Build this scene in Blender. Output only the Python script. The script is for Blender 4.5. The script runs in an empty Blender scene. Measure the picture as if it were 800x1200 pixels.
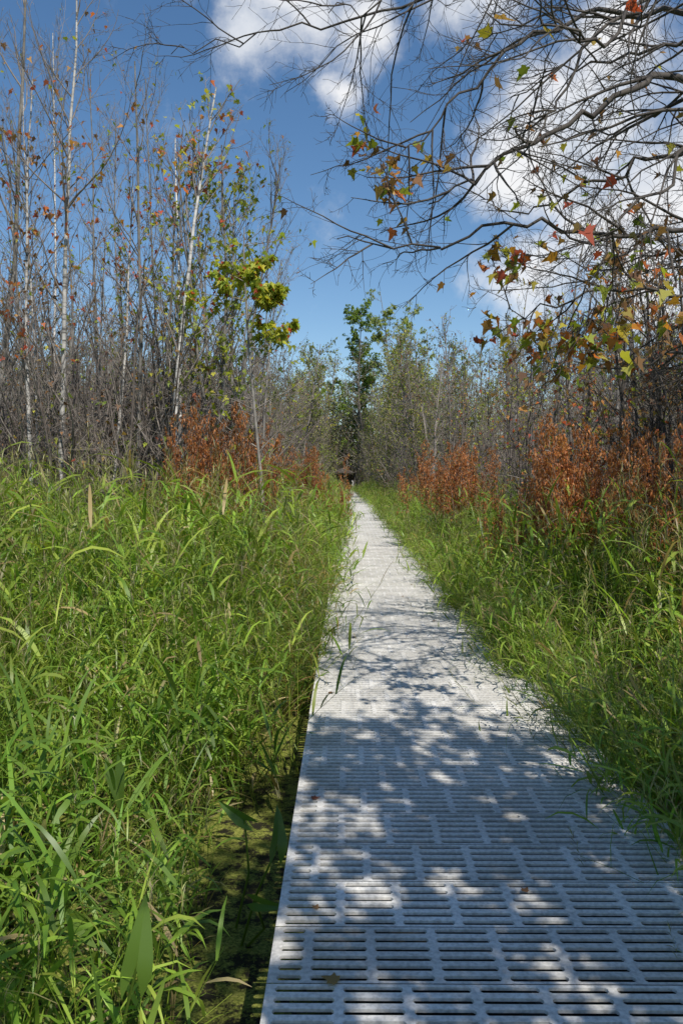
import bpy, math, random
from mathutils import Vector, Matrix, Euler
R = random.Random(7)
scene = bpy.context.scene
FP = 933.0
def W(px, py, Y):
    return Vector(((px-407)/FP*Y, Y, 1.5+(560-py)/FP*Y))
WATER = -0.35

# ---------------------------------------------------------------- materials
def new_mat(name):
    m = bpy.data.materials.new(name); m.use_nodes = True
    nt = m.node_tree; nt.nodes.clear()
    return m, nt, nt.nodes, nt.links

def foliage_mat(name, trans=0.35, rough=0.5, spec=0.35, var=0.25):
    m, nt, N, L = new_mat(name)
    out = N.new('ShaderNodeOutputMaterial')
    at = N.new('ShaderNodeAttribute'); at.attribute_name = 'tint'
    oi = N.new('ShaderNodeObjectInfo')
    mr = N.new('ShaderNodeMapRange'); mr.inputs[3].default_value = 1-var; mr.inputs[4].default_value = 1+var
    L.new(oi.outputs['Random'], mr.inputs[0])
    vm = N.new('ShaderNodeVectorMath'); vm.operation = 'SCALE'
    L.new(at.outputs['Color'], vm.inputs[0]); L.new(mr.outputs[0], vm.inputs['Scale'])
    b = N.new('ShaderNodeBsdfPrincipled'); b.inputs['Roughness'].default_value = rough
    b.inputs['Specular IOR Level'].default_value = spec
    L.new(vm.outputs[0], b.inputs['Base Color'])
    t = N.new('ShaderNodeBsdfTranslucent')
    vm2 = N.new('ShaderNodeVectorMath'); vm2.operation = 'MULTIPLY'; vm2.inputs[1].default_value = (1.5, 1.5, 0.8)
    L.new(vm.outputs[0], vm2.inputs[0]); L.new(vm2.outputs[0], t.inputs['Color'])
    mx = N.new('ShaderNodeMixShader'); mx.inputs[0].default_value = trans
    L.new(b.outputs[0], mx.inputs[1]); L.new(t.outputs[0], mx.inputs[2]); L.new(mx.outputs[0], out.inputs[0])
    return m

def bark_mat(name, c1, c2, scale=6, marks=0.0):
    m, nt, N, L = new_mat(name)
    out = N.new('ShaderNodeOutputMaterial'); b = N.new('ShaderNodeBsdfPrincipled')
    b.inputs['Roughness'].default_value = 0.85
    tc = N.new('ShaderNodeTexCoord')
    mp = N.new('ShaderNodeMapping'); mp.inputs['Scale'].default_value = (scale, scale, scale*1.2)
    L.new(tc.outputs['Object'], mp.inputs[0])
    nz = N.new('ShaderNodeTexNoise'); nz.inputs['Scale'].default_value = 1.5; nz.inputs['Detail'].default_value = 3
    L.new(mp.outputs[0], nz.inputs['Vector'])
    cr = N.new('ShaderNodeValToRGB'); cr.color_ramp.elements[0].position = .35; cr.color_ramp.elements[1].position = .65
    cr.color_ramp.elements[0].color = (*c1, 1); cr.color_ramp.elements[1].color = (*c2, 1)
    L.new(nz.outputs['Fac'], cr.inputs[0])
    oi = N.new('ShaderNodeObjectInfo')
    mr = N.new('ShaderNodeMapRange'); mr.inputs[3].default_value = .7; mr.inputs[4].default_value = 1.3
    L.new(oi.outputs['Random'], mr.inputs[0])
    vm = N.new('ShaderNodeVectorMath'); vm.operation = 'SCALE'
    L.new(cr.outputs[0], vm.inputs[0]); L.new(mr.outputs[0], vm.inputs['Scale'])
    src = vm.outputs[0]
    if marks > 0:
        mp2 = N.new('ShaderNodeMapping'); mp2.inputs['Scale'].default_value = (3, 3, 22)
        L.new(tc.outputs['Object'], mp2.inputs[0])
        n2 = N.new('ShaderNodeTexNoise'); n2.inputs['Scale'].default_value = 1.0; n2.inputs['Detail'].default_value = 3
        L.new(mp2.outputs[0], n2.inputs['Vector'])
        r2 = N.new('ShaderNodeMapRange'); r2.inputs[1].default_value = .52; r2.inputs[2].default_value = .64
        r2.inputs[4].default_value = marks
        L.new(n2.outputs['Fac'], r2.inputs[0])
        mx = N.new('ShaderNodeMix'); mx.data_type = 'RGBA'
        L.new(r2.outputs[0], mx.inputs[0]); L.new(src, mx.inputs[6]); mx.inputs[7].default_value = (.05, .045, .04, 1)
        src = mx.outputs[2]
    L.new(src, b.inputs['Base Color'])
    L.new(b.outputs[0], out.inputs[0])
    return m

M_grass = foliage_mat('grass_blades', .38, .42, .45, .3)
M_leaf = foliage_mat('autumn_leaves', .42, .5, .3, .15)
M_pale = bark_mat('pale_bark', (.38, .36, .33), (.62, .59, .55), 5, .85)
M_grey = bark_mat('grey_bark', (.13, .12, .107), (.27, .25, .222), 5, .0)
M_twig = bark_mat('twig_bark', (.14, .12, .102), (.28, .24, .205), 5)
M_brush = bark_mat('brush_bark', (.08, .064, .055), (.18, .148, .126), 5)
M_dark = bark_mat('dark_bark', (.045, .037, .032), (.11, .095, .08), 7)

# ---------------------------------------------------------------- mesh builder
class MB:
    def __init__(s): s.v = []; s.f = []; s.m = []; s.c = []
    def face(s, idx, mi, c=(1, 1, 1)): s.f.append(idx); s.m.append(mi); s.c.append(c)
    def tube(s, pts, radii, sides, mi, c=(1, 1, 1)):
        n = len(pts); base = len(s.v)
        ref = Vector((1, 0.13, 0.07)) if abs((pts[-1]-pts[0]).normalized().x) < .8 else Vector((0.1, 1, 0.05))
        for i, p in enumerate(pts):
            t = (pts[min(i+1, n-1)]-pts[max(i-1, 0)])
            if t.length < 1e-7: t = Vector((0, 0, 1))
            t.normalize()
            a = t.cross(ref)
            if a.length < 1e-4: a = t.cross(Vector((0, 0, 1)))
            a.normalize(); b = t.cross(a)
            for k in range(sides):
                an = 2*math.pi*k/sides
                q = p+(a*math.cos(an)+b*math.sin(an))*radii[i]
                s.v.append(q)
        for i in range(n-1):
            for k in range(sides):
                k2 = (k+1) % sides
                s.face((base+i*sides+k, base+i*sides+k2, base+(i+1)*sides+k2, base+(i+1)*sides+k), mi, c)
    def box(s, x0, x1, y0, y1, z0, z1, mi=0, c=(1, 1, 1)):
        b = len(s.v)
        for z in (z0, z1):
            for (x, y) in ((x0, y0), (x1, y0), (x1, y1), (x0, y1)): s.v.append(Vector((x, y, z)))
        for q in ((3, 2, 1, 0), (4, 5, 6, 7), (0, 1, 5, 4), (1, 2, 6, 5), (2, 3, 7, 6), (3, 0, 4, 7)):
            s.face(tuple(b+i for i in q), mi, c)
    def mesh(s, name, mats, smooth=True):
        me = bpy.data.meshes.new(name)
        me.from_pydata([tuple(v) for v in s.v], [], s.f)
        for m in mats: me.materials.append(m)
        me.polygons.foreach_set('material_index', s.m)
        me.polygons.foreach_set('use_smooth', [smooth]*len(s.f))
        at = me.attributes.new('tint', 'FLOAT_COLOR', 'FACE')
        flat = []
        for c in s.c: flat += [c[0], c[1], c[2], 1.0]
        at.data.foreach_set('color', flat)
        me.update()
        return me
def obj(name, me, parent=None, loc=(0, 0, 0), rot=(0, 0, 0), scale=(1, 1, 1), link=True):
    o = bpy.data.objects.new(name, me); o.location = loc; o.rotation_euler = rot; o.scale = scale
    if link: scene.collection.objects.link(o)
    if parent: o.parent = parent
    return o

# ---------------------------------------------------------------- leaves
MAPLE = [(0, 0), (.18, -.06), (.42, .02), (.34, .2), (.55, .42), (.32, .45), (.22, .52), (.12, .78), (0, 1.0),
         (-.12, .78), (-.22, .52), (-.32, .45), (-.55, .42), (-.34, .2), (-.42, .02), (-.18, -.06)]
OVAL = [(0, 0), (.26, .3), (.22, .65), (0, 1), (-.22, .65), (-.26, .3)]
DIAM = [(0, 0), (.35, .45), (0, 1), (-.35, .45)]
def add_leaf(mb, p, size, shape, c, mi, rnd, droop=0.5, width=1.0):
    az = rnd.uniform(0, 6.283)
    d = Vector((math.cos(az), math.sin(az), -droop+rnd.uniform(-.7, .5))).normalized()
    side = d.cross(Vector((rnd.uniform(-.9, .9), rnd.uniform(-.9, .9), 1))).normalized()
    nrm = side.cross(d)
    cu = rnd.uniform(-.6, .2); ro = rnd.uniform(.1, 1.0); sk = rnd.uniform(.65, 1.05)
    base = len(mb.v)
    for (x, y) in shape:
        mb.v.append(p+(side*x*width*sk+d*y+nrm*(cu*y*y+ro*abs(x)))*size)
    mb.face(tuple(range(base, base+len(shape))), mi, c)
def pal(rnd, cols):
    c = rnd.choice(cols); k = rnd.uniform(.75, 1.25)
    return (c[0]*k*rnd.uniform(.9, 1.1), c[1]*k, c[2]*k)
YG = [(.32, .36, .05), (.26, .32, .05), (.42, .40, .06), (.19, .25, .04)]
RED = [(.46, .09, .05), (.54, .16, .05), (.56, .28, .09), (.40, .12, .06)]
BROWN = [(.25, .13, .06), (.33, .17, .08), (.36, .22, .08), (.2, .11, .06)]
MIX = YG+RED+BROWN+[(.5, .35, .08), (.40, .36, .06)]
RUST = [(.45, .18, .06), (.35, .13, .048), (.53, .24, .085), (.25, .10, .045), (.40, .19, .075)]
GREEN = [(.07, .13, .025), (.10, .17, .03), (.13, .19, .03), (.05, .10, .02)]

# ---------------------------------------------------------------- branching
def walk(p, d, L, segs, wander, trop, rnd):
    pts = [p.copy()]; d = d.normalized()
    for i in range(segs):
        d = d+Vector((rnd.gauss(0, wander), rnd.gauss(0, wander), rnd.gauss(0, wander)+trop)); d.normalize()
        pts.append(pts[-1]+d*(L/segs))
    return pts
def perp_dir(t, ang, rnd):
    a = t.cross(Vector((rnd.uniform(-1, 1), rnd.uniform(-1, 1), rnd.uniform(-1, 1))))
    if a.length < 1e-3: a = Vector((1, 0, 0))
    a.normalize()
    return (t*math.cos(ang)+a*math.sin(ang)).normalized()
def at(pts, t):
    f = t*(len(pts)-1); i = min(int(f), len(pts)-2); k = f-i
    return pts[i].lerp(pts[i+1], k), (pts[i+1]-pts[i]).normalized()
def sub(mb, pts, L, r, level, cfg, rnd, leaf):
    n = cfg['n'][level]
    n = max(1, int(n*rnd.uniform(.7, 1.3)))
    for i in range(n):
        t = rnd.uniform(cfg['t0'][level], .98)
        p, d = at(pts, t)
        ang = math.radians(rnd.uniform(*cfg['ang'][level]))
        nd = perp_dir(d, ang, rnd)
        l = L*cfg['len'][level]*(1-.55*t)*rnd.uniform(.6, 1.3)
        rr = max(cfg['rmin'], r*cfg['rad'][level]*(1-.6*t))
        segs = cfg['segs'][level]
        q = walk(p, nd, l, segs, cfg['wander'][level], cfg['trop'][level], rnd)
        radii = [max(cfg['rmin']*.6, rr*(1-.75*k/segs)) for k in range(segs+1)]
        mb.tube(q, radii, cfg['sides'][level], cfg['mat'][level])
        last = level+1 >= len(cfg['n'])
        if leaf and level >= len(cfg['n'])-2: leaf(mb, q, rnd)
        if not last: sub(mb, q, l, rr, level+1, cfg, rnd, leaf)
def leafer(fn, shape, size, mi):
    def f(mb, q, rnd):
        for p in q[1:]:
            e, cols = fn(p)
            k = int(e)+(1 if rnd.random() < e-int(e) else 0)
            for _ in range(k):
                add_leaf(mb, p+Vector((rnd.gauss(0, .02), rnd.gauss(0, .02), rnd.gauss(0, .02))), rnd.uniform(*size), shape, pal(rnd, cols), mi, rnd)
    return f
SAP = dict(n=[0, 24, 7, 4], t0=[0, .18, .15, .2], ang=[0, (25, 50), (25, 55), (25, 60)], len=[0, .30, .42, .45],
           rad=[0, .42, .5, .5], segs=[0, 8, 5, 3], wander=[0, .09, .12, .14], trop=[0, .07, .05, .03],
           sides=[8, 4, 3, 3], mat=[0, 1, 1, 1], rmin=.0022)
def sapling(mb, base, H, r, rnd, cfg=SAP, leaf=None, lean=(0, 0), wander=.025):
    pts = walk(base, Vector((lean[0], lean[1], 1)), H, 16, wander, .03, rnd)
    mb.tube(pts, [r*(1-.86*(i/16)**.9)+.003 for i in range(17)], cfg['sides'][0], cfg['mat'][0])
    sub(mb, pts, H, r, 1, cfg, rnd, leaf)
    return pts

# ---------------------------------------------------------------- scatter with geometry nodes
def scatter(name, pts, sources, mats=None):
    col = bpy.data.collections.new(name+'_parts')
    for i, me in enumerate(sources):
        o = bpy.data.objects.new('%s_%02d' % (name+'_piece', i), me); col.objects.link(o)
    me = bpy.data.meshes.new(name)
    me.from_pydata([p[0] for p in pts], [], [])
    a = me.attributes.new('rot', 'FLOAT_VECTOR', 'POINT'); a.data.foreach_set('vector', [x for p in pts for x in p[1]])
    a = me.attributes.new('scl', 'FLOAT_VECTOR', 'POINT'); a.data.foreach_set('vector', [x for p in pts for x in p[2]])
    a = me.attributes.new('pick', 'INT', 'POINT'); a.data.foreach_set('value', [p[3] for p in pts])
    o = obj(name, me)
    ng = bpy.data.node_groups.new(name+'_scatter', 'GeometryNodeTree')
    ng.interface.new_socket('Geometry', in_out='INPUT', socket_type='NodeSocketGeometry')
    ng.interface.new_socket('Geometry', in_out='OUTPUT', socket_type='NodeSocketGeometry')
    N = ng.nodes; L = ng.links
    gi = N.new('NodeGroupInput'); go = N.new('NodeGroupOutput')
    ip = N.new('GeometryNodeInstanceOnPoints'); ci = N.new('GeometryNodeCollectionInfo')
    ci.inputs['Collection'].default_value = col
    ci.inputs['Separate Children'].default_value = True; ci.inputs['Reset Children'].default_value = True
    def na(n, t):
        x = N.new('GeometryNodeInputNamedAttribute'); x.data_type = t; x.inputs['Name'].default_value = n; return x.outputs[0]
    mp = N.new('GeometryNodeMeshToPoints')
    L.new(gi.outputs[0], mp.inputs[0]); L.new(mp.outputs[0], ip.inputs['Points'])
    L.new(ci.outputs[0], ip.inputs['Instance'])
    ip.inputs['Pick Instance'].default_value = True
    L.new(na('pick', 'INT'), ip.inputs['Instance Index'])
    L.new(na('rot', 'FLOAT_VECTOR'), ip.inputs['Rotation']); L.new(na('scl', 'FLOAT_VECTOR'), ip.inputs['Scale'])
    L.new(ip.outputs[0], go.inputs[0])
    md = o.modifiers.new('scatter', 'NODES'); md.node_group = ng
    return o

# ---------------------------------------------------------------- ground (duckweed-covered marsh)
CX = .575
m, nt, N, L = new_mat('marsh_ground')
out = N.new('ShaderNodeOutputMaterial'); b = N.new('ShaderNodeBsdfPrincipled')
geo = N.new('ShaderNodeNewGeometry')
vo = N.new('ShaderNodeTexVoronoi'); vo.inputs['Scale'].default_value = 130
L.new(geo.outputs['Position'], vo.inputs['Vector'])
cr = N.new('ShaderNodeValToRGB'); e = cr.color_ramp.elements
e[0].color = (.09, .11, .02, 1); e[1].color = (.28, .28, .07, 1); x = e.new(.5); x.color = (.17, .19, .035, 1)
sp = N.new('ShaderNodeSeparateColor'); L.new(vo.outputs['Color'], sp.inputs[0]); L.new(sp.outputs[0], cr.inputs[0])
nz = N.new('ShaderNodeTexNoise'); nz.inputs['Scale'].default_value = 9; nz.inputs['Detail'].default_value = 9; nz.inputs['Roughness'].default_value = .8
L.new(geo.outputs['Position'], nz.inputs['Vector'])
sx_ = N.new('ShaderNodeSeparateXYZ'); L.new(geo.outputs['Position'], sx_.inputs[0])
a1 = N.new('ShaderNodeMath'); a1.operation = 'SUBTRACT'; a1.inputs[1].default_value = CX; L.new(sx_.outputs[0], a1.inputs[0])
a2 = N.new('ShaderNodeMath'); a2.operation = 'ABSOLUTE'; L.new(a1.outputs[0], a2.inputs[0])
a3 = N.new('ShaderNodeMapRange'); a3.inputs[1].default_value = .6; a3.inputs[2].default_value = .85; L.new(a2.outputs[0], a3.inputs[0])  # no duckweed under the boardwalk; shade painted into the ground so slots look dark
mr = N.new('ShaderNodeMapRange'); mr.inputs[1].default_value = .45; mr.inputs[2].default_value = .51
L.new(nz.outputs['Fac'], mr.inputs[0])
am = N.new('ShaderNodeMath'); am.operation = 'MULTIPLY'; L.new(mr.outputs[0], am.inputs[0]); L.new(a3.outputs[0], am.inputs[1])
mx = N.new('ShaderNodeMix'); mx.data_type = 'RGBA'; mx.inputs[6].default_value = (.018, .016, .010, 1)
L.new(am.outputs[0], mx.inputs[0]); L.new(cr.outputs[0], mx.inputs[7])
L.new(mx.outputs[2], b.inputs['Base Color'])
b.inputs['Roughness'].default_value = .75; b.inputs['Specular IOR Level'].default_value = .2
bp = N.new('ShaderNodeBump'); bp.inputs['Strength'].default_value = .6; bp.inputs['Distance'].default_value = .004
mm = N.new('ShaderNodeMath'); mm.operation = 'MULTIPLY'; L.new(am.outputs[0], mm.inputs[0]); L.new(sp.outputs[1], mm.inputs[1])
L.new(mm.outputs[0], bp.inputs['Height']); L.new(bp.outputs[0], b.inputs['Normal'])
L.new(b.outputs[0], out.inputs[0])
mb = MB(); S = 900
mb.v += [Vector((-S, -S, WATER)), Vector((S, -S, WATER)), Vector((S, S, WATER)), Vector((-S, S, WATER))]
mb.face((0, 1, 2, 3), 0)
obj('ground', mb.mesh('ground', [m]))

# ---------------------------------------------------------------- boardwalk
m, nt, N, L = new_mat('weathered_plastic_grating')
out = N.new('ShaderNodeOutputMaterial'); b = N.new('ShaderNodeBsdfPrincipled')
geo = N.new('ShaderNodeNewGeometry'); atn = N.new('ShaderNodeAttribute'); atn.attribute_name = 'tint'
nz = N.new('ShaderNodeTexNoise'); nz.inputs['Scale'].default_value = 2.2; nz.inputs['Detail'].default_value = 8; nz.inputs['Roughness'].default_value = .7
L.new(geo.outputs['Position'], nz.inputs['Vector'])
cr = N.new('ShaderNodeValToRGB'); cr.color_ramp.elements[0].position = .3; cr.color_ramp.elements[1].position = .62
cr.color_ramp.elements[0].color = (.55, .53, .48, 1); cr.color_ramp.elements[1].color = (.84, .82, .775, 1)
L.new(nz.outputs['Fac'], cr.inputs[0])
n2 = N.new('ShaderNodeTexNoise'); n2.inputs['Scale'].default_value = 60; n2.inputs['Detail'].default_value = 4
L.new(geo.outputs['Position'], n2.inputs['Vector'])
mr = N.new('ShaderNodeMapRange'); mr.inputs[1].default_value = .3; mr.inputs[2].default_value = .6; mr.inputs[3].default_value = .70; mr.inputs[4].default_value = 1.04
L.new(n2.outputs['Fac'], mr.inputs[0])
v1 = N.new('ShaderNodeVectorMath'); v1.operation = 'SCALE'; L.new(cr.outputs[0], v1.inputs[0]); L.new(mr.outputs[0], v1.inputs['Scale'])
v2 = N.new('ShaderNodeVectorMath'); v2.operation = 'MULTIPLY'; L.new(v1.outputs[0], v2.inputs[0]); L.new(atn.outputs['Color'], v2.inputs[1])
L.new(v2.outputs[0], b.inputs['Base Color']); b.inputs['Roughness'].default_value = .65; b.inputs['Specular IOR Level'].default_value = .3
bp = N.new('ShaderNodeBump'); bp.inputs['Strength'].default_value = .35; bp.inputs['Distance'].default_value = .003
L.new(n2.outputs['Fac'], bp.inputs['Height']); L.new(bp.outputs[0], b.inputs['Normal']); L.new(b.outputs[0], out.inputs[0])
M_grate = m
M_wood = bark_mat('weathered_wood', (.05, .045, .04), (.10, .09, .08), 4)
HW = .815; PP = .30; TH = .010
def panel(mb, y0, odd, tint):
    rows = 6; gap = .004
    ya, yb = y0+gap/2, y0+PP-gap/2
    ph = (yb-ya)/rows
    cw = .2
    edges = [-.8+cw*i for i in range(9)] if not odd else [-.8]+[-.7+cw*i for i in range(8)]+[.8]
    hw = .0128
    for r in range(rows):
        a = ya+r*ph; c = a+ph; ym = (a+c)/2
        for (m0, m1) in ((-HW, -.8), (.8, HW)):
            k = len(mb.v)
            mb.v += [Vector((m0, a, 0)), Vector((m1, a, 0)), Vector((m1, c, 0)), Vector((m0, c, 0))]
            mb.face((k, k+1, k+2, k+3), 0, tint)
        for x0, x1 in zip(edges[:-1], edges[1:]):
            cr_ = .007
            l = x0+.013; rt = x1-.013
            k = len(mb.v)
            ring = [(l, ym), (l, ym+hw-cr_), (l+cr_, ym+hw), (rt-cr_, ym+hw), (rt, ym+hw-cr_), (rt, ym), (rt, ym-hw+cr_), (rt-cr_, ym-hw), (l+cr_, ym-hw), (l, ym-hw+cr_)]
            mb.v += [Vector((x, y, 0)) for x, y in ring]
            mb.v += [Vector((x, y, -TH)) for x, y in ring]
            o = len(mb.v)
            mb.v += [Vector(q) for q in ((x0, ym, 0), (x1, ym, 0), (x1, c, 0), (x0, c, 0), (x0, a, 0), (x1, a, 0))]
            mb.face((o+3, o, k, k+1, k+2, k+3, k+4, k+5, o+1, o+2), 0, tint)
            mb.face((o, o+4, o+5, o+1, k+5, k+6, k+7, k+8, k+9, k), 0, tint)
            for i in range(10):
                j = (i+1) % 10
                mb.face((k+i, k+10+i, k+10+j, k+j), 0, tint)
    k = len(mb.v)
    for z in (0, -.046): mb.v += [Vector((-HW, ya, z)), Vector((HW, ya, z)), Vector((HW, yb, z)), Vector((-HW, yb, z))]
    for i in (1, 3):
        j = (i+1) % 4; mb.face((k+i, k+4+i, k+4+j, k+j), 0, tint)
walk_parent = bpy.data.objects.new('boardwalk', None); scene.collection.objects.link(walk_parent)
chunks = []
for v in range(4):
    mb = MB()
    for i in range(10):
        g = R.uniform(.86, 1.04); panel(mb, i*PP, i % 2, (g, g*.995, g*.985))
    chunks.append(mb.mesh('grating_%d' % v, [M_grate], False))
def pathx(y): return CX-(0 if y < 55 else ((y-55)/55)**2*1.3)
LEN = 114
y = -4.0; i = 0
while y < LEN:
    slope = (pathx(y+3)-pathx(y))/3
    obj('decking_%02d' % i, chunks[R.randrange(4)], walk_parent, (pathx(y)+R.uniform(-.006, .006), y, R.uniform(-.0015, .0015)), (0, 0, -math.atan(slope)))
    y += 3.0; i += 1
mb = MB()
y = -4
while y < 60:
    for sx in (-.6, 0, .6):
        mb.box(CX+sx-.02, CX+sx+.02, y, y+2.98, -.2, -.05)
    for sx in (-.66, .66):
        mb.box(CX+sx-.045, CX+sx+.045, y+1.4, y+1.49, -1, -.06)
    y += 3
obj('joists', mb.mesh('joists', [M_wood], False), walk_parent)
sh = bpy.data.objects.new('wooden_shelter', None); scene.collection.objects.link(sh)
ye = 106; xe = pathx(ye)
M_dkw = bark_mat('dark_wood', (.05, .04, .034), (.11, .095, .08), 3)
M_ltw = bark_mat('grey_wood', (.35, .33, .31), (.5, .48, .45), 3)
mb = MB()
for px_ in (-1.5, 1.5):
    for py_ in (0, 3.2):
        mb.box(xe+px_-.09, xe+px_+.09, ye+py_-.09, ye+py_+.09, WATER, 2.15)
obj('posts', mb.mesh('posts', [M_dkw], False), sh)
mb = MB()
mb.v += [Vector(q) for q in ((xe-1.8, ye-.5, 2.16), (xe+1.8, ye-.5, 2.16), (xe+1.8, ye+3.7, 2.16), (xe-1.8, ye+3.7, 2.16), (xe, ye-.5, 2.85), (xe, ye+3.7, 2.85))]
for f in ((0, 1, 4), (1, 2, 5, 4), (2, 3, 5), (3, 0, 4, 5), (3, 2, 1, 0)): mb.face(f, 0)
obj('roof', mb.mesh('roof', [M_dkw], False), sh)
mb = MB()
for k in range(8):
    mb.box(xe-1.55+k*.4, xe-1.55+k*.4+.37, ye+3.3, ye+3.35, 0, 2.0)
obj('back_boards', mb.mesh('back_boards', [M_dkw], False), sh)
mb = MB()
for s in (-1, 1):
    for k in range(4): mb.box(xe+s*1.25-.07, xe+s*1.25+.07, ye-6+k*1.8, ye-5.86+k*1.8, WATER, 1.12)
    for z in (.6, 1.1): mb.box(xe+s*1.12-.05, xe+s*1.12+.05, ye-6.1, ye-.4, z-.09, z+.09)
obj('railing', mb.mesh('railing', [M_ltw], False), sh)

# ---------------------------------------------------------------- grass
def blade(mb, p, d, L, w, droop, c, mi, rnd, segs=4):
    d = d.normalized(); pts = [p.copy()]; dirs = [d.copy()]
    for i in range(segs):
        d = (d+Vector((0, 0, -droop*(i+1)/segs))).normalized()
        pts.append(pts[-1]+d*(L/segs)); dirs.append(d.copy())
    prof = [.45, 1, .92, .6, .05] if segs == 4 else [.5, 1, .65, .05]
    tw = rnd.uniform(-.6, .6)
    k = len(mb.v)
    for i, q in enumerate(pts):
        s = dirs[i].cross(Vector((0, 0, 1)))
        if s.length < .05: s = Vector((1, 0, 0))
        s.normalize(); s = (s+dirs[i].cross(s)*tw*(.5+i/segs)).normalized()
        mb.v += [q-s*w*.5*prof[i], q+s*w*.5*prof[i]]
    for i in range(segs):
        mb.face((k+2*i, k+2*i+1, k+2*i+3, k+2*i+2), mi, c)
GC = [(.190, .305, .034), (.240, .355, .042), (.150, .260, .030), (.300, .385, .060), (.215, .285, .042)]
DRY = [(.38, .31, .14), (.32, .24, .10), (.46, .39, .2)]
def grass_clump(seed, n=13, rad=.16, leafL=(.16, .36), leafW=(.010, .020), dry=.07, seedhead=.15, cols=GC, dens=9):
    rnd = random.Random(seed); mb = MB()
    for s in range(n):
        a = rnd.uniform(0, 6.28); rr = rad*math.sqrt(rnd.random())
        p = Vector((rr*math.cos(a), rr*math.sin(a), 0)); H = rnd.uniform(.62, 1.08)
        ld = Vector((rnd.gauss(0, .16), rnd.gauss(0, .16), 1))
        pts = [p]; d = ld.normalized(); segs = 6
        bend = Vector((rnd.gauss(0, .05), rnd.gauss(0, .05), -.01))
        for i in range(segs):
            d = (d+bend).normalized(); pts.append(pts[-1]+d*H/segs)
        sc = pal(rnd, cols)
        mb.tube(pts, [.0024*(1-.6*i/segs) for i in range(segs+1)], 3, 0, (sc[0]*1.05, sc[1], sc[2]))
        az = rnd.uniform(0, 6.28); nl = int(dens*rnd.uniform(.8, 1.2))
        for i in range(nl):
            t = .12+.86*(i+rnd.random()*.6)/nl
            q, td = at(pts, min(t, .98)); az += math.pi+rnd.gauss(0, .6)
            el = rnd.uniform(.5, 1.15)
            dd = Vector((math.cos(az)*math.cos(el), math.sin(az)*math.cos(el), math.sin(el)))
            L_ = rnd.uniform(*leafL)*(1-.35*abs(t-.55))
            isdry = rnd.random() < dry+(.35 if t < .3 else 0)
            c = pal(rnd, DRY if isdry else cols)
            blade(mb, q, dd, L_, rnd.uniform(*leafW), rnd.uniform(.15, .75), c, 0, rnd)
        if rnd.random() < seedhead:
            q = pts[-1]
            for k in range(14):
                dd = Vector((rnd.gauss(0, .35), rnd.gauss(0, .35), 1))
                blade(mb, q+Vector((0, 0, -.04+k*.011)), dd, rnd.uniform(.03, .08), .004, .5, pal(rnd, [(.3, .3, .1), (.26, .22, .12)]), 0, rnd, 3)
    return mb.mesh('grass_clump', [M_grass])
lush = [grass_clump(100+i, seedhead=.25) for i in range(7)]
fine = [grass_clump(200+i, n=16, rad=.14, leafL=(.2, .42), leafW=(.004, .008), dry=.12, seedhead=.6, dens=6) for i in range(4)]
dryc = [grass_clump(300+i, n=15, leafL=(.2, .4), leafW=(.005, .011), dry=.4, seedhead=.5, dens=6,
        cols=[(.26, .30, .05), (.36, .24, .06), (.19, .26, .035)]) for i in range(3)]
broad = [grass_clump(400+i, n=9, leafL=(.24, .42), leafW=(.016, .026), dry=.05, seedhead=0, dens=8,
        cols=[(.14, .25, .03), (.19, .30, .037), (.12, .21, .027)]) for i in range(3)]
srcs = lush+fine+dryc+broad
def sm(a, b, x):
    t = min(1, max(0, (x-a)/(b-a))); return t*t*(3-2*t)
pts = []
rnd = random.Random(11)
def gpoint(x, y, h, pick=None, tilt=.12, tx=0):
    if pick is None:
        u = rnd.random(); pick = rnd.randrange(7) if u < .74 else 7+rnd.randrange(4) if u < .97 else 11+rnd.randrange(3)
        if math.hypot(x, y) < 4.5 and rnd.random() < .4: pick = 14+rnd.randrange(3)
    sxy = h*rnd.uniform(.85, 1.15)*.9
    pts.append(((x, y, WATER-.02), (rnd.gauss(0, tilt), rnd.gauss(0, tilt)+tx, rnd.uniform(0, 6.28) if tx == 0 else 0), (sxy, sxy, h), pick))
y = .2
def nz2(x, y): return math.sin(x*1.3+y*.7)*.5+math.sin(x*.5-y*1.1+2)*.5
while y < 95:
    step = .31 if y < 5 else .38 if y < 12 else .6 if y < 30 else 1.1
    xmax = pathx(y)-.9
    x = xmax
    far = max(5, y*.55+2.5) if y < 30 else 14
    while x > xmax-far:
        jx = x+rnd.uniform(-.5, .5)*step; jy = y+rnd.uniform(-.5, .5)*step
        de = xmax-jx
        dist = math.hypot(jx, jy)
        h = .98+.86*sm(2.5, 9, dist)+.14*nz2(jx, jy)
        h *= .72+.28*sm(0, .9, de)
        h *= rnd.uniform(.78, 1.18)
        skip = 0
        if y < 4.8:
            if de < .05+.26*sm(5, 2.2, y): skip = .88
            h = min(h, 1.15)
        if de < .1: skip = max(skip, .4)
        if jx*jx+jy*jy < .75**2: skip = 1
        if rnd.random() >= skip: gpoint(jx, jy, h)
        x -= step*(1 if de < 8 else 1.6)
    y += step
y = .6
while y < 95:
    step = .30 if y < 5 else .38 if y < 12 else .6 if y < 30 else 1.1
    xmin = pathx(y)+.93
    x = xmin; far = 4.5 if y < 12 else 8
    while x < xmin+far:
        jx = x+rnd.uniform(-.5, .5)*step; jy = y+rnd.uniform(-.5, .5)*step
        de = jx-xmin
        h = 1.18+.40*sm(3, 9, jy)+.12*nz2(jx, jy); h *= .70+.30*sm(0, 1.0, de); h *= rnd.uniform(.8, 1.18)
        pick = None
        if jx > 2.5 and 4.5 < jy < 8.5 and rnd.random() < .35: pick = 11+rnd.randrange(3); h *= 1.2
        gpoint(jx, jy, h, pick)
        x += step*(1 if de < 4 else 1.6)
    y += step
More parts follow.
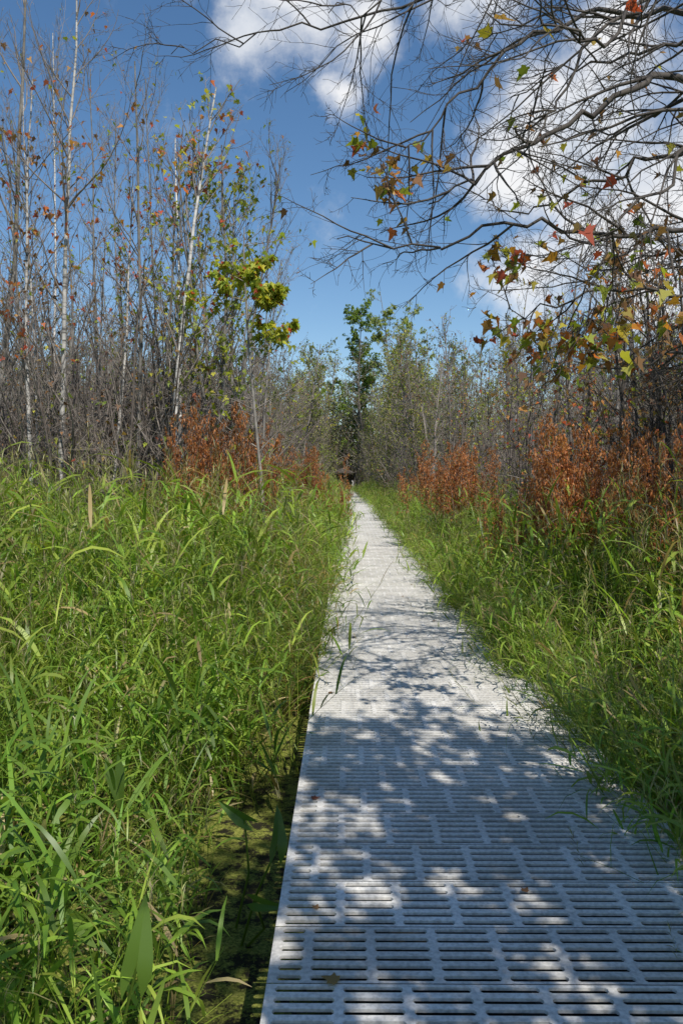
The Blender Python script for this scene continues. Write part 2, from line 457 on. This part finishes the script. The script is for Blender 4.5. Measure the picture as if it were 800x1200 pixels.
for k in range(100):
    yy = rnd.uniform(5.0, 24)
    if rnd.random() < .45: gpoint(pathx(yy)-1.0, yy, rnd.uniform(.6, .85), rnd.randrange(11), .1, .24)
    else: gpoint(pathx(yy)+.99, yy, rnd.uniform(.7, 1.05), rnd.randrange(11), .12, -.32)
for k in range(60):
    yy = rnd.uniform(2.2, 9.5); gpoint(pathx(yy)+1.02, yy, rnd.uniform(.7, 1.05), rnd.randrange(11), .12, -.34)
for k in range(220):
    x = rnd.uniform(-6, 6); yy = rnd.uniform(-4, .2)
    if abs(x-CX) > 1.0 and math.hypot(x, yy) > 1.1: gpoint(x, yy, rnd.uniform(.9, 1.3))
scatter('marsh_grass', pts, srcs)

# ---------------------------------------------------------------- arrowhead plants
ARW = [(0, .0), (.08, -.22), (.15, -.42), (.20, -.25), (.235, -.02), (.22, .2), (.165, .48), (.085, .78), (0, 1.0)]
def arrow_plant(base, leaves, seed):
    rnd = random.Random(seed); mb = MB()
    for (tip, d, s, roll) in leaves:
        pb = base+Vector((rnd.gauss(0, .05), rnd.gauss(0, .05), 0))
        mid = pb.lerp(tip, .5)+Vector((rnd.gauss(0, .03), rnd.gauss(0, .03), .0))
        mb.tube([pb, mid, tip], [.006, .005, .004], 6, 0, (.12, .19, .03))
        d = d.normalized(); side = d.cross(Vector((math.sin(roll), -math.cos(roll), .25))).normalized(); nr = side.cross(d)
        c = pal(rnd, [(.075, .14, .02), (.09, .16, .025)])
        for sg in (-1, 1):
            k = len(mb.v)
            for (x, y_) in ARW: mb.v.append(tip+(d*y_+side*x*sg+nr*(.45*x-.35*y_*y_+.03*math.sin(y_*9+sg)))*s)
            k2 = len(mb.v)
            for (x, y_) in [(0, .2), (0, .48), (0, .78)]: mb.v.append(tip+(d*y_+nr*(-.35*y_*y_))*s)
            mb.face((k, k+1, k+2, k+3, k+4), 0, c)
            mb.face((k, k+4, k+5, k2), 0, c); mb.face((k2, k+5, k+6, k2+1), 0, c)
            mb.face((k2+1, k+6, k+7, k2+2), 0, c); mb.face((k2+2, k+7, k+8), 0, c)
    return obj('arrowhead_plant', mb.mesh('arrowhead_plant', [M_grass]))
arrow_plant(Vector((-.66, 2.1, WATER)), [(Vector((-.55, 2.02, .22)), Vector((.12, .30, 1)), .17, .35), (Vector((-.80, 2.4, .1)), Vector((-.7, .3, .3)), .14, .4)], 3)
arrow_plant(Vector((-.42, 3.05, WATER)), [(Vector((-.27, 3.0, .08)), Vector((.10, .2, .9)), .15, .5), (Vector((-.42, 3.2, .10)), Vector((-.6, -.1, .4)), .13, -.3), (Vector((-.34, 2.9, -.08)), Vector((.6, -.5, .1)), .12, 0)], 4)
arrow_plant(Vector((-1.0, 3.3, WATER)), [(Vector((-.95, 3.2, .3)), Vector((.2, -.3, -.6)), .16, .3)], 5)

# ---------------------------------------------------------------- rusty ferns
def rust_fern(seed):
    rnd = random.Random(seed); mb = MB()
    for s in range(24):
        a = rnd.uniform(0, 6.28); rr = .5*math.sqrt(rnd.random())
        p = Vector((rr*math.cos(a), rr*math.sin(a), 0)); H = rnd.uniform(.62, 1.0)
        q = walk(p, Vector((rnd.gauss(0, .15), rnd.gauss(0, .15), 1)), H, 8, .05, 0, rnd)
        mb.tube(q, [.003*(1-.6*i/8) for i in range(9)], 3, 0)
        for i in range(14):
            t = .52+.46*i/14; b0, td = at(q, t)
            l = .22*(1.15-t)*rnd.uniform(.7, 1.2)+.03
            d = perp_dir(td, rnd.uniform(.7, 1.1), rnd)
            w = walk(b0, d, l, 5, .1, -.05, rnd)
            mb.tube(w, [.0012]*6, 3, 0)
            for w0 in w[1:]:
                for k in range(4):
                    add_leaf(mb, w0+Vector((rnd.gauss(0, .008), rnd.gauss(0, .008), rnd.gauss(0, .008))), rnd.uniform(.015, .033), DIAM, pal(rnd, RUST), 1, rnd, .2, .8)
    return mb.mesh('rust_fern', [M_twig, M_leaf])
ferns = [rust_fern(50+i) for i in range(3)]
def putfern(x, y, h, w=1.0):
    obj('rusty_fern', ferns[R.randrange(3)], None, (x, y, WATER), (0, 0, R.uniform(0, 6.28)), (h*w, h*w, h))
for (px, py, Y, w) in [(226, 474, 10.8, .36), (254, 468, 10.6, .40), (286, 480, 11, .36), (348, 522, 17, .42), (368, 518, 17.5, .42),
                    (520, 510, 17, .45), (545, 510, 16.5, .48), (486, 545, 28, .5),
                    (640, 500, 9.2, .40), (668, 482, 9, .45), (700, 486, 9.2, .42), (770, 492, 8, .38), (822, 500, 7.6, .42)]:
    p = W(px, py, Y); putfern(p.x, Y, (p.z-WATER)*1.03, w)

# ---------------------------------------------------------------- hero trees, left
def hero(name, x, y, H, r, seed, mats, leaffn=None, shape=MAPLE, size=(.06, .1), cfg=SAP, lean=(0, 0), stems=1, spread=.15):
    mb = MB(); rnd = random.Random(seed)
    lf = leafer(lambda p: leaffn(p+Vector((x, y, WATER))), shape, size, 2) if leaffn else None
    for s in range(stems):
        sp_ = spread*s
        sapling(mb, Vector((rnd.uniform(-1, 1)*sp_, rnd.uniform(-1, 1)*sp_, -.05)), H*(1-.13*s*rnd.random()), r*(1-.18*s), rnd, cfg, lf, (lean[0]+rnd.gauss(0, .05)*(s > 0), lean[1]))
    return obj(name, mb.mesh(name, mats), None, (x, y, WATER))
def band(z0, z1, e, cols, e2=0.0, cols2=None):
    return lambda p: (e, cols) if z0 < p.z < z1 else (e2, cols2 or cols)
PM = [M_pale, M_twig, M_leaf]; GM = [M_grey, M_twig, M_leaf]; DM = [M_dark, M_dark, M_leaf]; BM = [M_brush, M_brush, M_leaf]
THIN = dict(SAP); THIN['n'] = [0, 26, 7, 3]; THIN['len'] = [0, .25, .45, .5]; THIN['ang'] = [0, (20, 45), (25, 55), (25, 60)]; THIN['rmin'] = .0028
hero('birch_tree', -4.30, 11.8, 9.2, .050, 1, PM, band(3.2, 7, .11, RED+RED+YG+BROWN, .02), cfg=THIN, lean=(.01, 0))
hero('birch_tree', -4.55, 11.4, 7.6, .040, 2, PM, band(3, 6.5, .09, RED+BROWN, .0), cfg=THIN)
hero('birch_tree', -3.85, 12.6, 6.6, .03, 22, PM, band(3, 6.5, .09, RED+YG, .0), cfg=THIN, lean=(.06, 0))
hero('maple_tree', -2.65, 12, 7.6, .055, 3, PM, band(4.3, 7.4, .12, YG+YG+RED, .05, YG), cfg=THIN, lean=(.0, 0))
hero('maple_tree', -2.52, 12.2, 7.4, .042, 31, PM, band(3.5, 7.2, .12, YG+YG+RED, .04, YG), cfg=THIN, lean=(.03, 0))
hero('maple_tree', -2.0, 12.5, 7.0, .045, 4, GM, band(2.8, 6, .26, YG, .04, RED), cfg=THIN, lean=(-.01, 0), stems=2)
hero('maple_tree', -1.9, 14, 7.2, .04, 5, GM, band(3, 7, .18, YG, .0), cfg=THIN, lean=(.03, 0))
def spray(p):
    c = W(315, 352, 10.5); d = math.sqrt(((p.x-c.x)/.85)**2+((p.y-c.y)/1.2)**2+((p.z-c.z)/.42)**2)
    return (3.6 if d < .85 else .8 if d < 1.3 else .05, YG+YG+YG[:3]+RED[:1])
LOW = dict(SAP); LOW['n'] = [0, 34, 8, 4]; LOW['ang'] = [0, (40, 80), (25, 60), (25, 60)]; LOW['trop'] = [0, .01, .0, 0]
hero('maple_sapling', -1.10, 10.7, 5.2, .03, 6, GM, spray, cfg=LOW)
k = 0
for (x, y, H) in [(-6.3, 13, 9), (-3.6, 15, 8.5), (-3.1, 17, 8.5), (-2.4, 18, 8), (-5.5, 16, 10), (-7.2, 15, 10.5), (-2.7, 22, 8.5), (-2.9, 27, 9), (-3.5, 32, 9), (-5.5, 12.2, 9.5), (-4.9, 18, 10), (-3.4, 12.6, 8), (-1.9, 16.5, 6.5), (-5.0, 13, 8), (-3.2, 14, 8.6), (-4.3, 14.5, 8.8), (-2.3, 13.4, 7.4), (-6.4, 17, 11)]:
    hero('bare_tree', x, y, H, R.uniform(.028, .045), 130+k, R.choice([PM, GM, GM]), band(2, 9, .04, YG+YG+BROWN+RED[2:]), OVAL, (.05, .09), cfg=THIN, lean=(R.gauss(0, .03), 0)); k += 1

# ---------------------------------------------------------------- near right tree with overhanging limbs
def catmull(P, n):
    out_ = []
    P = [P[0]]+P+[P[-1]]
    for i in range(1, len(P)-2):
        for k in range(n):
            t = k/n; a, b_, c, d = P[i-1], P[i], P[i+1], P[i+2]
            out_.append(.5*((2*b_)+(c-a)*t+(2*a-5*b_+4*c-d)*t*t+(3*b_-a-3*c+d)*t**3))
    out_.append(P[-2].copy()); return out_
OV = dict(n=[0, 13, 8, 5], t0=[0, .12, .1, .1], ang=[0, (25, 60), (30, 60), (30, 70)], len=[0, .36, .5, .5],
          rad=[0, .5, .5, .6], segs=[0, 9, 6, 4], wander=[0, .12, .14, .16], trop=[0, -.01, .0, .01],
          sides=[8, 5, 4, 3], mat=[0, 0, 0, 0], rmin=.0016)
def lf_over(p):
    e = .004; cols = MIX+BROWN+BROWN
    for (px, py, Y, rad_, ee, cc) in OVL:
        c = W(px, py, Y)
        if (Vector((p.x, (p.y-c.y)*.5+c.y, p.z))-c).length < rad_: return (ee, cc)
    return (e, cols)
ORY = [(.56, .27, .05), (.50, .38, .08), (.46, .42, .10), (.34, .38, .08), (.48, .16, .05)]
OVL = [(455, 200, 4.6, .26, .07, MIX+BROWN+BROWN), (680, 300, 5, .5, .04, MIX+BROWN), (690, 395, 4.6, .42, .14, ORY+BROWN+YG), (600, 370, 5.2, .5, .11, ORY+YG+MIX), (770, 330, 5, .5, .07, BROWN+RED), (560, 290, 5, .3, .05, MIX)]
mb = MB(); rnd = random.Random(77)
TX, TY = 3.55, 5.2
trunk = [Vector((TX+.05*math.sin(z*1.1)+.03*z, TY+.05*math.cos(z), z)) for z in [WATER-.1, .5, 1.2, 2, 2.8, 3.6, 4.4, 5.2, 6, 6.8, 7.4]]
mb.tube(trunk, [.13, .12, .11, .10, .095, .085, .07, .06, .045, .03, .012], 12, 0)
def tz(z):
    for a, b_ in zip(trunk[:-1], trunk[1:]):
        if a.z <= z <= b_.z: return a.lerp(b_, (z-a.z)/(b_.z-a.z))
    return trunk[-1]
leafO = leafer(lf_over, MAPLE, (.045, .09), 1)
limbs = [
 (3.0, [(800, 118, 5), (720, 124, 4.8), (640, 165, 4.6), (570, 205, 4.5), (500, 245, 4.5)], .034),
 (3.6, [(850, 50, 5), (720, 25, 4.9), (620, 60, 4.8), (540, 120, 4.7), (470, 185, 4.6)], .028),
 (2.4, [(830, 278, 4.8), (720, 285, 4.5), (610, 268, 4.4), (500, 290, 4.4), (395, 284, 4.4)], .024),
 (4.3, [(820, -70, 5.4), (640, -60, 5.2), (520, 5, 5.0), (400, 38, 5.0), (300, 52, 5), (205, 75, 5)], .020),
 (2.0, [(870, 385, 4.8), (770, 345, 4.7), (670, 350, 4.6), (590, 375, 4.8)], .022),
 (3.3, [(860, 60, 5.4), (760, 70, 5.6), (670, 90, 5.8), (590, 130, 6)], .026),
 (2.7, [(850, 205, 5), (770, 190, 5.2), (690, 225, 5.4), (610, 250, 5.6), (560, 240, 5.8)], .024),
 (4.0, [(900, -30, 4.8), (780, 0, 4.4), (690, 60, 4.2), (640, 130, 4.1), (600, 190, 4.1)], .022),
 (2.9, [(850, 160, 4.6), (760, 230, 4.2), (700, 300, 4.1), (680, 380, 4.1)], .018),
 (1.8, [(860, 430, 5.4), (780, 420, 5.8), (700, 430, 6), (620, 420, 6.2)], .02),
 (4.8, [(860, -200, 5), (700, -160, 4.6), (560, -70, 4.4), (450, 10, 4.3), (385, 30, 4.3)], .022),
 (3.4, [(800, 20, 4.4), (700, 70, 3.9), (640, 40, 3.6), (560, 30, 3.4)], .018),
 (3.7, [(880, 20, 5.6), (780, -20, 6), (680, 10, 6.3), (600, 50, 6.5), (520, 60, 6.6)], .022),
 (2.2, [(860, 330, 5.6), (780, 300, 6), (700, 320, 6.4), (630, 300, 6.6)], .02),
 (3.1, [(850, 120, 5.6), (760, 140, 6), (690, 170, 6.2), (620, 160, 6.4)], .022),
]
for (z, cps, r0) in limbs:
    P = [tz(z)]+[W(*c) for c in cps]
    q = catmull(P, 5)
    q = [p+Vector((rnd.gauss(0, .025), rnd.gauss(0, .025), rnd.gauss(0, .025))) if 0 < i < len(q)-1 else p for i, p in enumerate(q)]
    n = len(q); mb.tube(q, [r0*.8*(1-.86*i/(n-1)) for i in range(n)], 7, 0)
    L_ = sum((q[i+1]-q[i]).length for i in range(n-1))
    sub(mb, q, L_*.85, r0, 1, OV, rnd, leafO)
for k in range(7):
    z = rnd.uniform(2, 6.0); a = rnd.uniform(-1.6, .9)
    q = walk(tz(z), Vector((math.cos(a), math.sin(a), .4)), rnd.uniform(1.6, 2.6), 10, .09, .01, rnd)
    mb.tube(q, [.035*(1-.08*i) for i in range(11)], 6, 0); sub(mb, q, 2.2, .03, 1, OV, rnd, leafO)
obj('overhanging_tree', mb.mesh('overhanging_tree', [M_dark, M_leaf]))

# ---------------------------------------------------------------- shade trees beside / behind the viewpoint
SH = dict(OV); SH['n'] = [0, 20, 7, 3]; SH['len'] = [0, .38, .5, .5]; SH['mat'] = [0, 0, 0, 0]; SH['trop'] = [0, .02, .01, 0]; SH['t0'] = [0, .45, .1, .1]
def shade_tree(x, y, H, seed, e, lean=(0, 0), z0=1.8):
    mb = MB(); rnd = random.Random(seed)
    lf = leafer(lambda p: (e if p.z > z0 else .0, YG+GREEN+MIX), OVAL, (.09, .15), 1)
    sapling(mb, Vector((0, 0, -.05)), H, .08, rnd, SH, lf, lean, .035)
    return obj('maple_tree', mb.mesh('maple_tree', [M_dark, M_leaf]), None, (x, y, WATER))
for (x, y, H, s, e, ln) in [(3.3, 1.9, 5.4, 61, .6, (-.05, 0)), (2.3, .4, 5.6, 62, 1.2, (-.12, 0)), (2.1, -1.0, 6.0, 63, 1.3, (-.12, 0)), (4.3, -.6, 6, 64, .5, (0, 0)),
                            (1.9, -2.8, 6.4, 68, 1.2, (-.08, 0)), (-.9, -2.6, 5.6, 69, .8, (.05, 0)), (2.0, 1.4, 5.2, 70, .9, (-.10, -.05))]:
    shade_tree(x, y, H, s, e, ln)

# ---------------------------------------------------------------- right side brush
BR = dict(n=[0, 15, 7, 4], t0=[0, .1, .1, .2], ang=[0, (25, 65), (30, 65), (30, 70)], len=[0, .34, .45, .45],
          rad=[0, .5, .55, .6], segs=[0, 7, 5, 3], wander=[0, .13, .15, .16], trop=[0, .01, .0, .0],
          sides=[6, 4, 3, 3], mat=[0, 1, 1, 1], rmin=.0027)
for i, (x, y, H, e, cols) in enumerate([(3.6, 8.2, 4.8, .06, BROWN+RED), (4.0, 7.4, 5.2, .10, RED+YG), (4.6, 8.6, 6, .06, BROWN), (3.6, 9.8, 4.2, .10, MIX), (3.4, 11.5, 3.6, .10, MIX), (4.2, 11, 5.2, .08, RED+BROWN), (5.4, 10, 6.5, .05, MIX), (3.9, 13.5, 4.8, .08, MIX+YG), (3.6, 16.5, 4.8, .10, MIX+YG), (5, 14, 6.5, .05, BROWN), (3.8, 20, 5.4, .10, YG+MIX), (3.3, 24, 4.8, .10, YG+MIX),
                                      (3.9, 9.0, 4.6, .05, BROWN), (4.4, 7.8, 5.2, .06, RED+BROWN), (5.0, 9.3, 6, .04, BROWN), (4.0, 10.4, 4.8, .06, MIX)]):
    hero('autumn_maple_bush' if i % 2 else 'bare_shrub', x, y, H, .04, 400+i, DM if i < 7 or i > 11 else BM, band(.8, 4.5, e, cols, .01), MAPLE, (.05, .08), BR, stems=3, spread=.35)

# ---------------------------------------------------------------- distant woodland
wood = []
MIDT = dict(THIN); MIDT['n'] = [0, 22, 6, 3]; MIDT['rmin'] = .004
for i in range(5):
    mb = MB(); rnd = random.Random(900+i)
    sapling(mb, Vector((0, 0, 0)), 10, .06, rnd, MIDT, leafer(lambda p: (.07 if i % 2 else .02, YG+BROWN), DIAM, (.07, .12), 2), (rnd.gauss(0, .06), rnd.gauss(0, .06)), .04)
    wood.append(mb.mesh('bare_tree_var', [M_grey, M_twig, M_leaf]))
for i in range(4):
    mb = MB(); rnd = random.Random(950+i)
    for s in range(5):
        sapling(mb, Vector((rnd.gauss(0, .3), rnd.gauss(0, .3), 0)), rnd.uniform(3.0, 4.4), .022, rnd, dict(BR, n=[0, 9, 6, 3], rmin=.0036), leafer(lambda p: (.03, BROWN+YG), DIAM, (.05, .09), 2), (rnd.gauss(0, .25), rnd.gauss(0, .25)), .06)
    wood.append(mb.mesh('bare_shrub_var', [M_brush, M_brush if i % 2 else M_twig, M_leaf]))
FART = dict(n=[0, 38, 8], t0=[0, .05, .1], ang=[0, (25, 60), (30, 60)], len=[0, .26, .45], rad=[0, .4, .5], segs=[0, 6, 3], wander=[0, .12, .15], trop=[0, .05, .02], sides=[5, 3, 3], mat=[0, 1, 1], rmin=.013)
for i in range(4):
    mb = MB(); rnd = random.Random(970+i)
    cols = [YG+[(.26, .22, .10)], [(.24, .2, .11), (.2, .17, .09), (.24, .23, .08)], BROWN+YG, [(.2, .23, .06), (.13, .16, .04)]][i]
    sapling(mb, Vector((0, 0, 0)), 10, .10, rnd, FART, leafer(lambda p: ([.8, .35, .2, .8][i], cols), DIAM, (.10, .2), 2), (rnd.gauss(0, .05), rnd.gauss(0, .05)), .04)
    wood.append(mb.mesh('far_tree_var', [M_twig, M_twig if i < 3 else M_brush, M_leaf]))
pts = []; rnd = random.Random(5)
def wpt(x, y, s, pick):
    pts.append(((x, y, WATER), (0, 0, rnd.uniform(0, 6.28)), (s, s, s*rnd.uniform(.9, 1.1)), pick))
def inpath(x, y): return abs(x-pathx(min(y, LEN))) < 2.6 and y < 117
for k in range(260):
    y = 13+rnd.random()**1.1*45; x = -3.2-rnd.random()*(4+y*.42)
    wpt(x, y, rnd.uniform(.5, .85)*(1.25 if rnd.random() < .15 else 1), rnd.randrange(5))
for k in range(360):
    y = 11.5+rnd.random()**1.3*45; x = -2.6-rnd.random()*(4+y*.42)
    wpt(x, y, rnd.uniform(.7, 1.3), 5+rnd.randrange(4))
for k in range(190):
    y = 14+rnd.random()*45; x = 4.5-.012*y+rnd.random()*(4+y*.42)
    wpt(x, y, rnd.uniform(.45, .9), rnd.randrange(5))
for k in range(290):
    y = 9+rnd.random()**1.2*48; x = 3.9-.015*y+rnd.random()*(4+y*.42)
    wpt(x, y, rnd.uniform(.65, 1.2), 5+rnd.randrange(4))
for k in range(560):
    y = rnd.uniform(48, 165); x = rnd.uniform(-.5, .5)*y*1.05
    if not inpath(x, y): wpt(x, y, (rnd.uniform(.7, 1.25) if y < 90 else rnd.uniform(1.2, 2.1)), 9+rnd.choice([0, 1, 1, 2, 2, 3]))
for k in range(130):
    y = rnd.uniform(36, 112); s = rnd.choice((-1, 1)); x = pathx(y)+s*rnd.uniform(2.6, 5)
    wpt(x, y, rnd.uniform(.4, .95), 9+rnd.randrange(4))
for k in range(90):
    y = rnd.uniform(115, 135); x = rnd.uniform(-12, 14)
    wpt(x, y, rnd.uniform(.5, 1.6), 9+rnd.choice([1, 2, 3, 3]))
scatter('distant_woodland', pts, wood)

GT = dict(n=[0, 44, 9, 4], t0=[0, .18, .15, .15], ang=[0, (35, 75), (30, 65), (30, 60)], len=[0, .17, .5, .5],
          rad=[0, .4, .5, .5], segs=[0, 6, 4, 3], wander=[0, .10, .14, .14], trop=[0, .04, .03, .0],
          sides=[8, 3, 3, 3], mat=[0, 0, 0, 0], rmin=.01)
def green_tree(x, y, H, seed, cols, e=1.0):
    mb = MB(); rnd = random.Random(seed)
    lf = leafer(lambda p: (e, cols), DIAM, (.2, .4), 1)
    sapling(mb, Vector((0, 0, -.05)), H, .22, rnd, GT, lf, (0, 0), .02)
    obj('green_tree', mb.mesh('green_tree', [M_grey, M_leaf]), None, (x, y, WATER))
G2 = [(.17, .27, .045), (.22, .33, .055), (.12, .19, .035), (.28, .37, .07)]
G3 = [(.26, .32, .09), (.2, .26, .07), (.32, .36, .12)]
green_tree(1.6, 118, 27, 1, G2, 1.3); green_tree(2.6, 121, 22, 7, G2, 1.1); green_tree(6.2, 112, 28, 2, G3, .8); green_tree(8.6, 120, 27, 3, G3, .7); green_tree(-3, 125, 17, 4, G2, .6); green_tree(12, 110, 22, 5, G3, .6)

# ---------------------------------------------------------------- fallen leaves on the boards
mb = MB(); rnd = random.Random(9)
def fallen(x, y, s, c):
    a = rnd.uniform(0, 6.28); k = len(mb.v)
    for (u, v) in MAPLE:
        mb.v.append(Vector((x+(u*math.cos(a)-v*math.sin(a))*s, y+(u*math.sin(a)+v*math.cos(a))*s, .006+.22*s*(abs(u)+.3*v*v)*rnd.uniform(.6, 1.2))))
    mb.face(tuple(range(k, k+len(MAPLE))), 0, c)
for (px, py, s) in [(395, 1168, .055), (365, 943, .045), (618, 1056, .035), (368, 1078, .03)]:
    Y = 1.5*FP/(py-560); fallen((px-407)/FP*Y, Y, s, pal(rnd, BROWN[1:3]+RED[3:4]))
for k in range(45):
    fallen(CX+rnd.uniform(-.78, .78), rnd.uniform(5, 30), rnd.uniform(.02, .05), pal(rnd, BROWN))
obj('fallen_leaves', mb.mesh('fallen_leaves', [M_leaf]))

# ---------------------------------------------------------------- sky, sun
EL = math.radians(52); sx, sy = .46, -.89
az = math.atan2(sx, sy)
w = bpy.data.worlds.new("World"); scene.world = w; w.use_nodes = True
nt = w.node_tree; N = nt.nodes; L = nt.links; N.clear()
out = N.new('ShaderNodeOutputWorld')
sky = N.new('ShaderNodeTexSky'); sky.sky_type = 'NISHITA'; sky.sun_disc = False
sky.sun_elevation = EL; sky.sun_rotation = az; sky.air_density = 1.0; sky.dust_density = .2; sky.ozone_density = 1.4
bg = N.new('ShaderNodeBackground'); bg.inputs[1].default_value = .122
hs = N.new('ShaderNodeHueSaturation'); hs.inputs['Saturation'].default_value = 1.2
L.new(sky.outputs[0], hs.inputs['Color']); L.new(hs.outputs[0], bg.inputs[0])
tc = N.new('ShaderNodeTexCoord')
nzw = N.new('ShaderNodeTexNoise'); nzw.inputs['Scale'].default_value = 6; nzw.inputs['Detail'].default_value = 6
L.new(tc.outputs['Generated'], nzw.inputs['Vector'])
s1 = N.new('ShaderNodeVectorMath'); s1.operation = 'SUBTRACT'; s1.inputs[1].default_value = (.5, .5, .5); L.new(nzw.outputs['Color'], s1.inputs[0])
s2 = N.new('ShaderNodeVectorMath'); s2.operation = 'SCALE'; s2.inputs['Scale'].default_value = .12; L.new(s1.outputs[0], s2.inputs[0])
s3 = N.new('ShaderNodeVectorMath'); s3.operation = 'ADD'; L.new(tc.outputs['Generated'], s3.inputs[0]); L.new(s2.outputs[0], s3.inputs[1])
acc = None
blobs = [(350, 5, 85), (300, 50, 55), (415, 45, 60), (392, 125, 36), (640, 190, 100), (715, 160, 115), (585, 205, 66), (790, 230, 125), (690, 260, 100), (560, -5, 75), (620, 330, 75), (740, 340, 100), (700, 60, 60), (200, -90, 80), (900, 100, 120), (1100, 250, 140), (-200, 150, 120)]
for (px, py, r) in blobs:
    d = Vector(((px-407)/FP, 1, (560-py)/FP)).normalized()
    dn = N.new('ShaderNodeVectorMath'); dn.operation = 'DISTANCE'; dn.inputs[1].default_value = d; L.new(s3.outputs[0], dn.inputs[0])
    mr = N.new('ShaderNodeMapRange'); mr.inputs[1].default_value = 0; mr.inputs[2].default_value = r/FP*1.25; mr.inputs[3].default_value = 1; mr.inputs[4].default_value = 0
    L.new(dn.outputs['Value'], mr.inputs[0])
    if acc is None: acc = mr.outputs[0]
    else:
        mx = N.new('ShaderNodeMath'); mx.operation = 'MAXIMUM'; L.new(acc, mx.inputs[0]); L.new(mr.outputs[0], mx.inputs[1]); acc = mx.outputs[0]
nf = N.new('ShaderNodeTexNoise'); nf.inputs['Scale'].default_value = 8; nf.inputs['Detail'].default_value = 10; nf.inputs['Roughness'].default_value = .64
L.new(tc.outputs['Generated'], nf.inputs['Vector'])
ma = N.new('ShaderNodeMath'); ma.operation = 'MULTIPLY_ADD'; ma.inputs[1].default_value = 1.9; L.new(nf.outputs['Fac'], ma.inputs[0]); L.new(acc, ma.inputs[2])
al = N.new('ShaderNodeMapRange'); al.interpolation_type = 'SMOOTHSTEP'; al.inputs[1].default_value = 1.12; al.inputs[2].default_value = 1.9; al.inputs[4].default_value = .97
L.new(ma.outputs[0], al.inputs[0])
cc = N.new('ShaderNodeValToRGB'); cc.color_ramp.elements[0].position = .35; cc.color_ramp.elements[1].position = .56
cc.color_ramp.elements[0].color = (.70, .75, .83, 1); cc.color_ramp.elements[1].color = (.97, .97, .98, 1)
n4 = N.new('ShaderNodeTexNoise'); n4.inputs['Scale'].default_value = 7; n4.inputs['Detail'].default_value = 6
L.new(s3.outputs[0], n4.inputs['Vector']); L.new(n4.outputs['Fac'], cc.inputs[0])
bc = N.new('ShaderNodeBackground'); bc.inputs[1].default_value = .98; L.new(cc.outputs[0], bc.inputs[0])
ms = N.new('ShaderNodeMixShader'); L.new(al.outputs[0], ms.inputs[0]); L.new(bg.outputs[0], ms.inputs[1]); L.new(bc.outputs[0], ms.inputs[2])
L.new(ms.outputs[0], out.inputs[0])

sl = bpy.data.lights.new('sun', 'SUN'); sl.energy = 5.0; sl.angle = math.radians(.53); sl.color = (1, .945, .86)
so = bpy.data.objects.new('sun', sl); scene.collection.objects.link(so)
tosun = Vector((math.sin(az)*math.cos(EL), math.cos(az)*math.cos(EL), math.sin(EL)))
so.rotation_euler = tosun.to_track_quat('Z', 'Y').to_euler()
so.location = (5, -5, 20)

# ---------------------------------------------------------------- camera
cam = bpy.data.cameras.new('camera'); co = bpy.data.objects.new('camera', cam); scene.collection.objects.link(co)
cam.sensor_fit = 'VERTICAL'; cam.sensor_height = 36; cam.lens = 28; cam.clip_end = 3000; cam.clip_start = .05
co.location = (0, 0, 1.5); co.rotation_euler = (math.radians(90-2.46), 0, math.radians(.43))
scene.camera = co
scene.view_settings.view_transform = 'Standard'; scene.view_settings.look = 'None'; scene.view_settings.exposure = 0
